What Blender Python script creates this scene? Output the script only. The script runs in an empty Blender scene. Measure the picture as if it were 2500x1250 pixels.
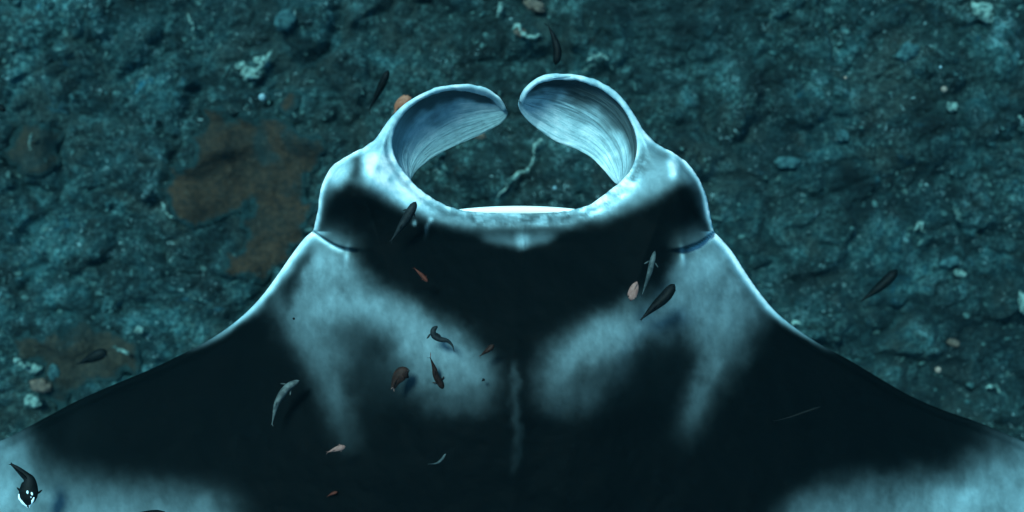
import bpy, math, random
import numpy as np
from mathutils import Vector, kdtree

random.seed(7); rng = np.random.default_rng(11)
SC = bpy.context.scene
COL = SC.collection
H = 3.6            # camera height above the animal's back (metres)
FLOOR = -1.75      # reef floor level

# ------------------------------------------------------------------ camera, sky, sun, exposure
cam_d = bpy.data.cameras.new('camera'); cam = bpy.data.objects.new('camera', cam_d); COL.objects.link(cam)
cam.location = (0, 0, H); cam.rotation_euler = (0, 0, 0)
cam_d.sensor_width = 36; cam_d.lens = 36 * H / 2.5
cam_d.clip_start = 0.05; cam_d.clip_end = 400
cam_d.dof.use_dof = True; cam_d.dof.focus_distance = H - 0.10; cam_d.dof.aperture_fstop = 1.9
SC.camera = cam
w = bpy.data.worlds.new('World'); SC.world = w; w.use_nodes = True
SUN_EL, SUN_AZ = math.radians(63), math.radians(-34)     # azimuth measured from +Y (top of the picture) towards +X
nt = w.node_tree; nt.nodes.clear()
sky = nt.nodes.new('ShaderNodeTexSky'); sky.sky_type = 'NISHITA'; sky.sun_disc = False
sky.sun_elevation = SUN_EL; sky.sun_rotation = SUN_AZ
bg = nt.nodes.new('ShaderNodeBackground'); bg.inputs[1].default_value = 0.13
wo = nt.nodes.new('ShaderNodeOutputWorld')
nt.links.new(sky.outputs[0], bg.inputs[0]); nt.links.new(bg.outputs[0], wo.inputs[0])
sd_ = bpy.data.lights.new('sun', 'SUN'); sun = bpy.data.objects.new('sun', sd_); COL.objects.link(sun)
sd_.energy = 5.0; sd_.angle = math.radians(14); sd_.color = (1.0, 0.97, 0.92)
sv = Vector((math.sin(SUN_AZ) * math.cos(SUN_EL), math.cos(SUN_AZ) * math.cos(SUN_EL), math.sin(SUN_EL)))
sun.rotation_euler = sv.to_track_quat('Z', 'Y').to_euler(); sun.location = sv * 6
SC.view_settings.view_transform = 'Standard'; SC.view_settings.look = 'None'
SC.view_settings.exposure = 0.5; SC.view_settings.gamma = 1; SC.view_settings.use_curve_mapping = False
SC.render.engine = 'CYCLES'

# ------------------------------------------------------------------ helpers
def W(px, py, z):
    k = (H - z) / H
    return ((px - 1250) / 1000 * k, (625 - py) / 1000 * k, z)
def Wa(px, py, z):
    k = (H - z) / H
    return np.stack([(px - 1250) / 1000 * k, (625 - py) / 1000 * k, z], -1)

def spline(pts, n=12, closed=False):
    P = np.array(pts, float); N = len(P); out = []
    rngN = N if closed else N - 1
    for i in range(rngN):
        if closed: a, b, c, d = P[(i-1) % N], P[i], P[(i+1) % N], P[(i+2) % N]
        else:
            b, c = P[i], P[i+1]
            a = P[i-1] if i > 0 else 2*b - c
            d = P[i+2] if i + 2 < N else 2*c - b
        t = np.linspace(0, 1, n, endpoint=False)[:, None]
        out.append(0.5 * ((2*b) + (c-a)*t + (2*a-5*b+4*c-d)*t**2 + (3*b-a-3*c+d)*t**3))
    if not closed: out.append(P[-1:])
    return np.concatenate(out)

def resample(P, n):
    P = np.asarray(P, float); L = np.concatenate([[0], np.cumsum(np.linalg.norm(np.diff(P, axis=0), axis=1))])
    t = np.linspace(0, L[-1], n)
    return np.stack([np.interp(t, L, P[:, k]) for k in range(P.shape[1])], 1)

def _hash(ix, iy, seed):
    h = (ix.astype(np.int64) * 374761393 + iy.astype(np.int64) * 668265263 + seed * 982451653) & 0x7fffffff
    h = (h ^ (h >> 13)) * 1274126177 & 0x7fffffff
    h = (h ^ (h >> 16)) * 461845907 & 0x7fffffff
    return (h ^ (h >> 15)) / 0x7fffffff
def vnoise(x, y, seed=0):
    ix, iy = np.floor(x), np.floor(y); fx, fy = x - ix, y - iy
    fx = fx*fx*fx*(fx*(fx*6-15)+10); fy = fy*fy*fy*(fy*(fy*6-15)+10)
    a, b = _hash(ix, iy, seed), _hash(ix+1, iy, seed); c, d = _hash(ix, iy+1, seed), _hash(ix+1, iy+1, seed)
    return (a*(1-fx)+b*fx)*(1-fy) + (c*(1-fx)+d*fx)*fy
def fbm(x, y, o=5, seed=0, g=0.5):
    s, a, t = 0, 1, 0
    for k in range(o):
        c, s_ = math.cos(0.7*k+.3), math.sin(0.7*k+.3); f = 2**k
        s = s + a*vnoise((c*x-s_*y)*f+17.3*k, (s_*x+c*y)*f-9.1*k, seed+k*7); t += a; a *= g
    return s / t
def worley(x, y, seed=0):
    ix, iy = np.floor(x), np.floor(y); f1 = np.full(x.shape, 9.); f2 = f1.copy(); idv = f1.copy()
    for dx in (-1, 0, 1):
        for dy in (-1, 0, 1):
            cx, cy = ix+dx, iy+dy
            qx = cx + _hash(cx, cy, seed); qy = cy + _hash(cx, cy, seed+5)
            d = np.hypot(x-qx, y-qy); r = _hash(cx, cy, seed+9)
            n = d < f1; f2 = np.where(n, f1, np.minimum(f2, d)); idv = np.where(n, r, idv); f1 = np.where(n, d, f1)
    return f1, f2, idv
def sstep(a, b, x):
    t = np.clip((x-a)/(b-a), 0, 1); return t*t*(3-2*t)

def mesh_obj(name, V, F, mat, parent=None, smooth=True, mats=None):
    me = bpy.data.meshes.new(name)
    V = np.asarray(V, np.float32); F = [np.asarray(f, np.int32) for f in (F if isinstance(F, list) else [F]) if len(f)]
    me.vertices.add(len(V)); me.vertices.foreach_set('co', V.ravel())
    loops = np.concatenate([f.ravel() for f in F]); tot = np.concatenate([np.full(len(f), f.shape[1], np.int32) for f in F])
    start = np.concatenate([[0], np.cumsum(tot)[:-1]]).astype(np.int32)
    me.loops.add(len(loops)); me.loops.foreach_set('vertex_index', loops)
    me.polygons.add(len(tot)); me.polygons.foreach_set('loop_start', start); me.polygons.foreach_set('loop_total', tot)
    me.polygons.foreach_set('use_smooth', np.full(len(tot), smooth)); me.update(calc_edges=True); me.validate()
    me.materials.append(mat)
    o = bpy.data.objects.new(name, me); COL.objects.link(o); o.parent = parent
    return o
def attr(o, name, arr):
    a = o.data.attributes.new(name, 'FLOAT', 'POINT'); a.data.foreach_set('value', np.asarray(arr, np.float32))
def tag(o, label, cat, group=None):
    o['label'] = label; o['category'] = cat
    if group: o['group'] = group
    return o
def empty(name, loc):
    o = bpy.data.objects.new(name, None); COL.objects.link(o); o.location = loc; o.empty_display_size = .05; return o

# ------------------------------------------------------------------ material helpers
class M:
    def __init__(s, name):
        s.m = bpy.data.materials.new(name); s.m.use_nodes = True; s.t = s.m.node_tree; s.t.nodes.clear()
        s.out = s.n('OutputMaterial'); s.b = s.n('BsdfPrincipled'); s.l(s.b.outputs[0], s.out.inputs[0])
        s.pos = s.n('TexCoord').outputs['Object']
    def n(s, ty, **k):
        x = s.t.nodes.new('ShaderNode' + ty)
        for a, v in k.items(): setattr(x, a, v)
        return x
    def l(s, a, b): s.t.links.new(a, b)
    def val(s, v, i):
        if isinstance(v, (int, float, tuple)): i.default_value = v
        else: s.l(v, i)
    def noise(s, scale, detail=4, rough=.55, dist=0, vec=None, out=0):
        x = s.n('TexNoise'); x.inputs['Scale'].default_value = scale; x.inputs['Detail'].default_value = detail
        x.inputs['Roughness'].default_value = rough; x.inputs['Distortion'].default_value = dist
        s.l(vec or s.pos, x.inputs['Vector']); return x.outputs[out]
    def vor(s, scale, feat='F1', vec=None, out='Distance'):
        x = s.n('TexVoronoi', feature=feat); x.inputs['Scale'].default_value = scale; s.l(vec or s.pos, x.inputs['Vector']); return x.outputs[out]
    def scale(s, v, vec=None):
        x = s.n('Mapping'); x.inputs['Scale'].default_value = v; s.l(vec or s.pos, x.inputs['Vector']); return x.outputs[0]
    def math(s, op, a, b=0.0, clamp=False):
        x = s.n('Math', operation=op, use_clamp=clamp); s.val(a, x.inputs[0]); s.val(b, x.inputs[1]); return x.outputs[0]
    def rng(s, v, a, b, c=0., d=1.):
        x = s.n('MapRange', interpolation_type='SMOOTHSTEP'); s.l(v, x.inputs[0])
        for i, q in zip((1, 2, 3, 4), (a, b, c, d)): x.inputs[i].default_value = q
        return x.outputs[0]
    def mix(s, f, a, b, mode='MIX'):
        x = s.n('Mix', data_type='RGBA', blend_type=mode); s.val(f, x.inputs[0])
        for q, i in ((a, 6), (b, 7)):
            if isinstance(q, tuple): x.inputs[i].default_value = (*q, 1)
            else: s.l(q, x.inputs[i])
        return x.outputs[2]
    def at(s, name): return s.n('Attribute', attribute_name=name).outputs['Fac']
    def bump(s, h, dist, st=1.):
        x = s.n('Bump'); x.inputs['Distance'].default_value = dist; x.inputs['Strength'].default_value = st; s.l(h, x.inputs['Height'])
        s.l(x.outputs[0], s.b.inputs['Normal']); return x
    def done(s, col, rough=.6, spec=.3):
        s.val((*col, 1) if isinstance(col, tuple) else col, s.b.inputs['Base Color'])
        s.val(rough, s.b.inputs['Roughness']); s.b.inputs['Specular IOR Level'].default_value = spec; return s.m

# ------------------------------------------------------------------ reef floor
def mat_floor():
    m = M('reef_rock')
    big = m.noise(1.3, 3, .6, .4); mid = m.noise(4.2, 8, .68, 1.0); fine = m.noise(26, 7, .66, 1.1)
    c = m.mix(m.rng(mid, .42, .60), (0.0014, 0.0095, 0.0113), (0.0073, 0.0303, 0.0336))
    c = m.mix(m.rng(big, .45, .62), c, m.mix(m.rng(mid, .35, .65), (0.0044, 0.0105, 0.0102), (0.0147, 0.0303, 0.0285)))
    c = m.mix(m.rng(fine, .48, .68, 0, .75), c, (0.0319, 0.0579, 0.0568))
    c = m.mix(m.rng(fine, .30, .46, .75, 0), c, (0.0014, 0.0057, 0.0073))
    red = m.noise(9, 3, .5, .3)
    c = m.mix(m.rng(red, .66, .74, 0, .5), c, (0.0367, 0.0250, 0.0198))
    blu = m.noise(11.7, 3, .5, .9)
    c = m.mix(m.rng(blu, .67, .73, 0, .55), c, (0.0050, 0.0579, 0.0852))
    grit = m.noise(72, 7, .76, .2); gm = m.noise(6.5, 4, .6, .7)
    c = m.mix(m.math('MULTIPLY', m.rng(grit, .46, .66), m.rng(gm, .34, .62, .25, .9)), c, (0.0820, 0.1451, 0.1379))
    c = m.mix(m.math('MULTIPLY', m.rng(grit, .48, .34), .7), c, (0.0039, 0.0119, 0.0152))
    # thin pale crusts with ragged edges
    wv = m.noise(4.1, 5, .6, 1.5); ln = m.math('ABSOLUTE', m.math('SUBTRACT', m.noise(17, 6, .6, 1.6), .5))
    crust = m.math('MULTIPLY', m.rng(ln, 0.0, .018, 1, 0), m.rng(wv, .55, .66))
    c = m.mix(m.math('MULTIPLY', crust, .85), c, (0.1926, 0.2707, 0.2679))
    ch = m.noise(60, 3, .6, .5)
    c = m.mix(m.math('MULTIPLY', m.rng(ch, .66, .72), m.rng(fine, .5, .6)), c, (0.1751, 0.2332, 0.2273))
    v1 = m.noise(2.1, 4, .6, .5); v2 = m.noise(8.3, 5, .65, .6); v3 = m.noise(15, 5, .65, .8)
    val = m.math('MULTIPLY', m.math('MULTIPLY', m.rng(v1, .36, .66, .50, 1.15), m.rng(v2, .36, .64, .45, 1.6)), m.rng(v3, .36, .64, .6, 1.4))
    g3 = m.n('CombineColor'); [m.l(val, g3.inputs[i]) for i in range(3)]
    c = m.mix(1., c, g3.outputs[0], 'MULTIPLY')
    warm = m.noise(3.3, 5, .6, .8); c = m.mix(m.math('MULTIPLY', m.rng(warm, .52, .64), .55), c, m.mix(m.rng(grit, .4, .6), (0.0134, 0.0171, 0.0152), (0.0482, 0.0530, 0.0445)))
    fk = m.noise(38, 5, .7, 1.6); fk2 = m.noise(5.2, 4, .6, .5)
    c = m.mix(m.math('MULTIPLY', m.rng(fk, .615, .66), m.rng(fk2, .46, .58)), c, (0.3660, 0.4439, 0.4272))
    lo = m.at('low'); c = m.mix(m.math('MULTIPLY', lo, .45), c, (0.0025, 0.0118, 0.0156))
    h = m.math('ADD', m.math('MULTIPLY', fine, 1.), m.math('MULTIPLY', grit, .55))
    m.bump(h, .026, .9)
    return m.done(c, .85, .2)
MF = mat_floor()

def plate_outline(pts): return spline([( (x-1250), (625-y)) for x, y in pts], 10, True)
KF = (H - FLOOR) / H / 1000
def floor_height(X, Y):
    wx = X + .18*(fbm(X*3, Y*3, 3, 3)-.5); wy = Y + .18*(fbm(X*3, Y*3, 3, 8)-.5)
    h = .34*(fbm(wx*1.1, wy*1.1, 3, 21)-.5)
    f1, f2, r = worley(wx*4.2, wy*4.2, 4); h += .055*sstep(.02, .45, f2-f1)*(.3+r) - .025
    f1, f2, r2 = worley(wx*11, wy*13, 14); h += .024*sstep(0, .5, f2-f1)*(.2+r2)
    f1, f2, r3 = worley(X*31+3*fbm(X*9, Y*9, 2, 5), Y*31, 24); h += .009*sstep(0, .6, f2-f1)*(.1+r3)
    h += .055*(fbm(wx*7, wy*8, 5, 41, .58)-.5)
    return h
def axis(lo, hi, st, far, g=1.12):
    a = list(np.arange(lo, hi, st)); s = st; x = a[-1]; r = []
    while x < far: s *= g; x += s; r.append(x)
    s = st; x = lo; l = []
    while x > -far: s *= g; x -= s; l.append(x)
    return np.array(l[::-1] + a + r)
gx = axis(-2.15, 2.15, .0055, 60); gy = axis(-1.15, 1.15, .0055, 60)
X, Y = np.meshgrid(gx, gy); hz = floor_height(X, Y)
nx, ny = len(gx), len(gy)
I = np.arange(nx*ny).reshape(ny, nx)
quads = np.stack([I[:-1, :-1], I[:-1, 1:], I[1:, 1:], I[1:, :-1]], -1).reshape(-1, 4)
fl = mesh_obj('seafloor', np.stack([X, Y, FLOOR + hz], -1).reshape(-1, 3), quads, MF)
fl['kind'] = 'structure'
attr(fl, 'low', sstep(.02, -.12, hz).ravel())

# ------------------------------------------------------------------ generic inflated outline (used for plates and for the ray)
def inside(poly, X, ys):
    """even-odd test of grid columns X (1d) on rows ys (1d)"""
    out = np.zeros((len(ys), len(X)), bool)
    x0, y0 = poly[:, 0], poly[:, 1]; x1, y1 = np.roll(x0, -1), np.roll(y0, -1)
    for j, y in enumerate(ys):
        k = (y0 > y) != (y1 > y)
        if not k.any(): continue
        xc = np.sort(x0[k] + (y-y0[k])/(y1[k]-y0[k])*(x1[k]-x0[k]))
        out[j] = (np.searchsorted(xc, X) % 2) == 1
    return out
def grid_from_outline(poly, xs, ys, near=1e9):
    """vertices, quads, distance to edge; ring vertices are snapped on the outline"""
    ins = inside(poly, xs, ys)
    seg = np.roll(poly, -1, 0) - poly; L = np.linalg.norm(seg, axis=1); step = min(np.median(np.diff(xs)), 6)*.35
    pts = np.concatenate([p + s*np.linspace(0, 1, max(1, int(l/step)), endpoint=False)[:, None] for p, s, l in zip(poly, seg, L)])
    kd = kdtree.KDTree(len(pts))
    for i, p in enumerate(pts): kd.insert((p[0], p[1], 0), i)
    kd.balance()
    cell = ins[:-1, :-1] | ins[:-1, 1:] | ins[1:, 1:] | ins[1:, :-1]
    use = np.zeros_like(ins); use[:-1, :-1] |= cell; use[:-1, 1:] |= cell; use[1:, 1:] |= cell; use[1:, :-1] |= cell
    jj, ii = np.nonzero(use); idx = -np.ones(ins.shape, int); idx[jj, ii] = np.arange(len(jj))
    P = np.stack([xs[ii], ys[jj]], 1).astype(float); D = np.zeros(len(P)); isin = ins[jj, ii]
    for k in range(len(P)):
        q = kd.find((P[k, 0], P[k, 1], 0))
        if isin[k]: D[k] = q[2]
        else: P[k] = pts[q[1]]
    cj, ci = np.nonzero(cell)
    Q = np.stack([idx[cj, ci], idx[cj+1, ci], idx[cj+1, ci+1], idx[cj, ci+1]], 1)
    return P, Q, D, isin
def close_shell(P, Q, isin, ztop, zbot, conv):
    n = len(P); bi = np.nonzero(isin)[0]; mp = np.arange(n); mp[bi] = n + np.arange(len(bi))
    V = np.concatenate([conv(P[:, 0], P[:, 1], ztop), conv(P[bi, 0], P[bi, 1], zbot[bi])])
    return V, np.concatenate([Q, mp[Q][:, ::-1]]), bi

# smooth brown encrusting plates lying on the reef
def mat_plate(name, a, b, edge):
    m = M(name); n1 = m.noise(4, 5, .6, .5); n2 = m.noise(40, 5, .7, .3)
    c = m.mix(m.rng(n1, .35, .65), a, b)
    c = m.mix(m.rng(n2, .35, .7, 0, .35), c, (b[0]*1.8, b[1]*1.8, b[2]*1.8))
    bl = m.noise(2.6, 4, .6, 1.0); c = m.mix(m.rng(bl, .52, .64, 0, .65), c, (.008, .026, .028))
    e = m.at('edge'); en = m.noise(9, 4, .6, .5)
    c = m.mix(m.rng(m.math('ADD', e, m.math('MULTIPLY', m.math('SUBTRACT', m.noise(22, 6, .7, .6), .5), 1.6)), .30, .75), c, edge)
    gr = m.noise(55, 7, .74, .25); c = m.mix(m.rng(gr, .40, .56, .65, 0), c, (.008, .009, .008)); c = m.mix(m.math('MULTIPLY', m.rng(gr, .56, .68), .35), c, (.075, .065, .05))
    m.bump(m.math('ADD', n2, m.math('MULTIPLY', n1, .6)), .022, .9)
    return m.done(c, .85, .15)
MP = mat_plate('brown_crust', (.022, .015, .011), (.046, .020, .011), (.010, .027, .028))
MP2 = mat_plate('grey_crust', (.010, .020, .018), (.022, .030, .024), (.10, .15, .13))
MP3 = mat_plate('pale_brown_crust', (.016, .017, .014), (.034, .022, .015), (.010, .027, .028))
def plate(name, pts, mat, label, cat, thick=.05, lift=.03, rag=24, st=9):
    p = spline(pts, 14, True)
    ang = fbm(p[:, 0]/28, p[:, 1]/28, 3, 3)-.5; ang2 = fbm(p[:, 0]/28, p[:, 1]/28, 3, 9)-.5
    p = p + np.stack([ang, ang2], 1)*rag*2.2
    xs = np.arange(p[:, 0].min()-st, p[:, 0].max()+2*st, st); ys = np.arange(p[:, 1].min()-st, p[:, 1].max()+2*st, st)
    P, Q, D, isin = grid_from_outline(p, xs, ys)
    wx, wy = (P[:, 0]-1250)*KF, (625-P[:, 1])*KF
    fh = floor_height(wx, wy); av = sum(floor_height(wx+a, wy+b) for a, b in ((.03, 0), (-.03, 0), (0, .03), (0, -.03)))/4
    base = FLOOR + .3*fh + .7*np.maximum(fh, av) + .006
    t = thick*.45*(1-np.exp(-D/30.)) + .018*(fbm(wx*14, wy*14, 4, 60)-.5)*(D > 0)
    V, F, bi = close_shell(P, Q, isin, base+t, base-.10*(D > 0), lambda a, b, z: np.stack([(a-1250)*KF, (625-b)*KF, z], -1))
    o = mesh_obj(name, V, F, mat); tag(o, label, cat)
    e = np.exp(-D/13.); attr(o, 'low', np.zeros(len(V))); attr(o, 'edge', np.concatenate([e, e[bi]])); return o
plate('coral_crust', [(480, 283), (523, 274), (600, 290), (667, 283), (739, 312), (763, 341), (795, 360), (765, 405), (752, 470), (768, 520), (745, 580),
      (705, 640), (640, 680), (560, 694), (533, 668), (538, 628), (572, 590), (600, 556), (620, 530), (600, 505), (528, 534),
      (460, 542), (417, 523), (402, 486), (400, 430), (424, 404), (470, 402), (492, 376), (476, 330)], MP,
      'large rust brown encrusting coral sheet spreading left of the ray\'s head', 'coral', .035, .045, 34)
plate('coral_crust', [(675, 262), (690, 232), (712, 222), (732, 240), (722, 268), (700, 285)], MP,
      'small rust brown coral knob just above the large brown sheet', 'coral', .05, .05, 8)
plate('coral_crust', [(15, 330), (60, 298), (118, 306), (142, 350), (120, 410), (60, 425), (18, 390)], MP3,
      'dull brown coral sheet at the left edge of the picture', 'coral', .04, .03)
plate('coral_crust', [(60, 850), (120, 805), (210, 790), (290, 815), (345, 850), (330, 900), (270, 940), (190, 975), (150, 1000), (120, 940), (105, 890)], MP3,
      'grey brown coral sheet under the dark fish above the left wing', 'coral', .04, .03, 34)
plate('reef_slab', [(1100, 395), (1150, 352), (1215, 335), (1290, 352), (1302, 398), (1262, 425), (1232, 470), (1200, 488), (1120, 482), (1092, 440)], MF,
      'flat grey green reef slab seen in the left of the mouth opening', 'reef rock', .05, .05, 20)
plate('reef_slab', [(1312, 402), (1350, 378), (1400, 385), (1432, 425), (1425, 470), (1370, 492), (1290, 494), (1252, 478), (1270, 438)], MF,
      'rounded reef slab seen in the right of the mouth opening', 'reef rock', .05, .05, 20)

# pale lumps that can be picked apart
def mat_lump(name, a, b):
    m = M(name); n1 = m.noise(18, 6, .65, .8); n2 = m.noise(60, 4, .7, .4)
    c = m.mix(m.rng(n1, .36, .62), a, b); c = m.mix(m.rng(n2, .55, .7, 0, .6), c, (min(1, b[0]*1.4), min(1, b[1]*1.4), min(1, b[2]*1.4)))
    m.bump(m.math('ADD', n1, m.math('MULTIPLY', n2, .4)), .03, 1.); return m.done(c, .8, .25)
ML1 = mat_lump('pale_coral_rock', (.03, .06, .055), (.34, .40, .34)); ML2 = mat_lump('pinkish_rock', (.08, .05, .04), (.20, .11, .08))
ML3 = mat_lump('teal_rock', (.012, .035, .04), (.06, .12, .12))
def lump_mesh(nu, nv, sx, sy, sz, seed, rough=.45):
    th = np.linspace(0, 2*math.pi, nu, endpoint=False); ph = np.linspace(.0, math.pi, nv)
    T, Ph = np.meshgrid(th, ph); n = fbm(np.cos(T)*np.sin(Ph)*2.2+seed*3.7, np.sin(T)*np.sin(Ph)*2.2+np.cos(Ph)*1.9+seed, 4, seed, .6)
    r = 1 + rough*2.4*(n-.5); P = np.stack([np.cos(T)*np.sin(Ph)*r*sx, np.sin(T)*np.sin(Ph)*r*sy, np.cos(Ph)*r*sz], -1).reshape(-1, 3)
    I = np.arange(nu*nv).reshape(nv, nu); J = np.roll(I, -1, 1)
    return P, np.stack([I[:-1], I[1:], J[1:], J[:-1]], -1).reshape(-1, 4)
def lump(px, py, sx, sy, mat, label, seed, cat='reef rock', name='coral_rock', rough=.45):
    x, y = (px-1250)*KF, (625-py)*KF; s = KF
    P, F = lump_mesh(30, 16, sx*s, sy*s, min(sx, sy)*s*.8, seed, rough)
    o = mesh_obj(name, P, F, mat); o.location = (x, y, FLOOR + float(floor_height(np.array([x]), np.array([y]))[0]) + .02); o.rotation_euler[2] = random.uniform(-.5, .5)
    tag(o, label, cat)
lump(612, 178, 26, 12, ML1, 'bright pale coral rock upper left, lowest of the white crusty cluster', 1)
lump(640, 150, 20, 11, ML1, 'pale jagged coral rock at the top of the white crusty cluster', 2)
lump(588, 160, 14, 8, ML1, 'small pale coral rock at the left of the white crusty cluster', 3)
lump(700, 55, 22, 26, ML3, 'teal grey coral lump near the top edge above the white cluster', 4)
lump(100, 895, 18, 13, ML1, 'pale coral rock above the left wing, upper one of three', 5)
lump(112, 938, 26, 16, ML2, 'tan pinkish rock above the left wing, middle one of three', 6)
lump(95, 975, 20, 14, ML1, 'pale grey rock touching the left wing edge, lowest of three', 7)
lump(146, 905, 15, 18, ML3, 'rounded teal coral lump right of the three pale rocks', 8)
lump(1306, 12, 26, 14, ML2, 'pinkish brown rock at the top edge of the picture', 9)
lump(1170, 338, 18, 8, ML2, 'small pinkish rock in the gap under the left horn', 10)
lump(1245, 342, 10, 9, ML2, 'tiny pinkish rock between the two horn tips', 11)
lump(1270, 85, 14, 10, ML2, 'brown rock on the reef above the gap between the horns', 12)
lump(2320, 262, 13, 12, ML1, 'small pale rock in the upper right reef', 13)
lump(2330, 640, 22, 13, ML3, 'teal coral lump right of the dark fish on the right', 14)
lump(2352, 668, 15, 9, ML1, 'pale flat rock right of the dark fish on the right', 15)
lump(2342, 840, 15, 9, ML2, 'pinkish flat rock above the right wing', 16)
lump(2490, 740, 9, 26, ML1, 'pale upright coral lump at the right edge of the picture', 17)
lump(1080, 380, 10, 8, ML3, 'small teal lump beside the left slab in the mouth opening', 18)
lump(2060, 330, 15, 16, ML3, 'rounded blue teal coral lump on the right reef', 19)
lump(1930, 395, 30, 16, ML3, 'broad teal coral lump on the right reef near the ray\'s cheek', 20)
lump(2210, 130, 26, 20, ML3, 'dim teal coral head high on the right reef', 21)
lump(2400, 30, 30, 22, ML1, 'pale grey coral head in the upper right corner', 22)

def ridge(pts, w_, label, mat=None):
    """thin crooked pale growth along a crack, standing a little proud of the rock"""
    c = resample(spline(pts, 8), 60); c = c + np.stack([fbm(c[:, 0]/6, c[:, 1]/6, 3, 12)-.5, fbm(c[:, 0]/6, c[:, 1]/6, 3, 19)-.5], 1)*13
    x, y = (c[:, 0]-1250)*KF, (625-c[:, 1])*KF; z = FLOOR + floor_height(x, y) + .05
    wv = w_*KF*(.25+1.5*np.clip(fbm(np.arange(60)/5., np.full(60, pts[0][0]*.1), 3, 33)*1.6-.45, 0, 1))*np.sqrt(np.sin(np.linspace(.05, math.pi-.05, 60)))
    C3 = np.stack([x, y, z], 1); d = np.gradient(C3, axis=0); d[:, 2] = 0; d /= np.linalg.norm(d, axis=1, keepdims=True)+1e-9; sd = np.stack([-d[:, 1], d[:, 0], 0*d[:, 0]], 1)
    th = np.linspace(0, 2*math.pi, 8, endpoint=False); V = C3[:, None]+wv[:, None, None]*(np.cos(th)[None, :, None]*sd[:, None]+np.sin(th)[None, :, None]*np.array([0, 0, 1.3]))
    I = np.arange(480).reshape(60, 8); J = np.roll(I, -1, 1)
    tag(mesh_obj('coral_ridge', V.reshape(-1, 3), np.stack([I[:-1], I[1:], J[1:], J[:-1]], -1).reshape(-1, 4), mat or ML1), label, 'coral')
ridge([(1216, 488), (1236, 462), (1262, 432), (1292, 412), (1304, 388)], 4.5, 'crooked pale coral line crossing the reef in the mouth opening')
ridge([(1305, 385), (1302, 365), (1316, 350), (1324, 342)], 3.5, 'short pale coral line at the top of the mouth opening near the right horn')
ridge([(462, 36), (470, 62), (474, 96)], 3.5, 'thin upright pale coral line near the top left')
ridge([(592, 196), (622, 182), (640, 160), (655, 140), (662, 126)], 8, 'bright jagged coral crust winding through the white cluster upper left')
ridge([(1218, 8), (1222, 24), (1214, 42)], 5, 'small pale upright crust at the top edge near the middle')
ridge([(1250, 76), (1266, 70), (1275, 92), (1300, 100), (1318, 92)], 4.5, 'pale crust hooked round the pinkish coral above the horns')
ridge([(1432, 152), (1452, 142), (1470, 140), (1480, 148)], 6, 'bright pale crust above the outer side of the right horn')
ridge([(1422, 176), (1434, 166), (1444, 158)], 4, 'small slanting pale crust just above the right horn')
ridge([(285, 845), (318, 850), (336, 862)], 4.5, 'pale crust edge at the right of the brown sheet over the left wing')
ridge([(62, 870), (78, 884), (92, 890)], 6, 'pale crust edge left of the three pale rocks')
ridge([(350, 808), (356, 800), (362, 806)], 5, 'small bright white chip on the reef above the left wing')
ridge([(400, 495), (408, 512), (418, 524), (432, 534)], 3.5, 'thin pale edge along the lower left of the brown coral sheet')
ridge([(2330, 505), (2338, 525), (2350, 540)], 5, 'curled pale coral at the right, above the pale flat rock')
ridge([(2468, 285), (2480, 305), (2492, 325)], 4.5, 'pale green coral crust at the upper right edge')
ridge([(2240, 560), (2252, 548), (2262, 566)], 4, 'small bright coral chip on the right reef below the middle')
ridge([(1925, 795), (1938, 782), (1944, 790)], 4, 'small bright crust beside the right wing edge')
ridge([(2420, 950), (2440, 945), (2450, 960)], 4.5, 'pale branching crust above the right wing near the edge')
ridge([(95, 330), (82, 352), (84, 368)], 3, 'thin pale line on the dull brown coral at the left edge')

# loose chips and nubs that nobody could count
base = [lump_mesh(6, 4, 1, 1, .6, s, .6) for s in (31, 32, 33, 34)]
NV, NF, MI = [], [], []; off = 0
cl = rng.uniform(-1, 1, (70, 2))*(2.1, 1.1)
for k in range(2200):
    if k % 2: c = cl[rng.integers(70)]; x, y = c + rng.normal(0, .09, 2)
    else: x, y = rng.uniform(-2.2, 2.2), rng.uniform(-1.2, 1.2)
    s = .0035 + .007*rng.random()**3; a = rng.uniform(0, 6.28); P, F = base[k % 4]
    q = P*(s*rng.uniform(.7, 2.2), s*rng.uniform(.5, 1.2), s)
    ca, sa = math.cos(a), math.sin(a); q = np.stack([q[:, 0]*ca-q[:, 1]*sa+x, q[:, 0]*sa+q[:, 1]*ca+y, q[:, 2]], -1)
    NV.append(q); NF.append(F+off); off += len(q)
NV = np.concatenate(NV); cen = NV.reshape(2200, -1, 3)[:, :, :2].mean(1)
hh = floor_height(cen[:, 0], cen[:, 1]); NV[:, 2] += np.repeat(FLOOR + hh + .003, len(base[0][0]))
mr = M('rubble'); n = mr.noise(3, 4, .6); n2 = mr.noise(33, 2, .6)
mr.bump(n2, .01); MR = mr.done(mr.mix(mr.rng(n2, .4, .66), mr.mix(mr.rng(n, .4, .6), (.010, .036, .038), (.03, .048, .042)), (.06, .10, .09)), .7, .3)
o = mesh_obj('coral_rubble', NV, np.concatenate(NF), MR, smooth=False); o['kind'] = 'stuff'; o['label'] = 'loose coral chips and nubs strewn over the reef floor'

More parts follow.
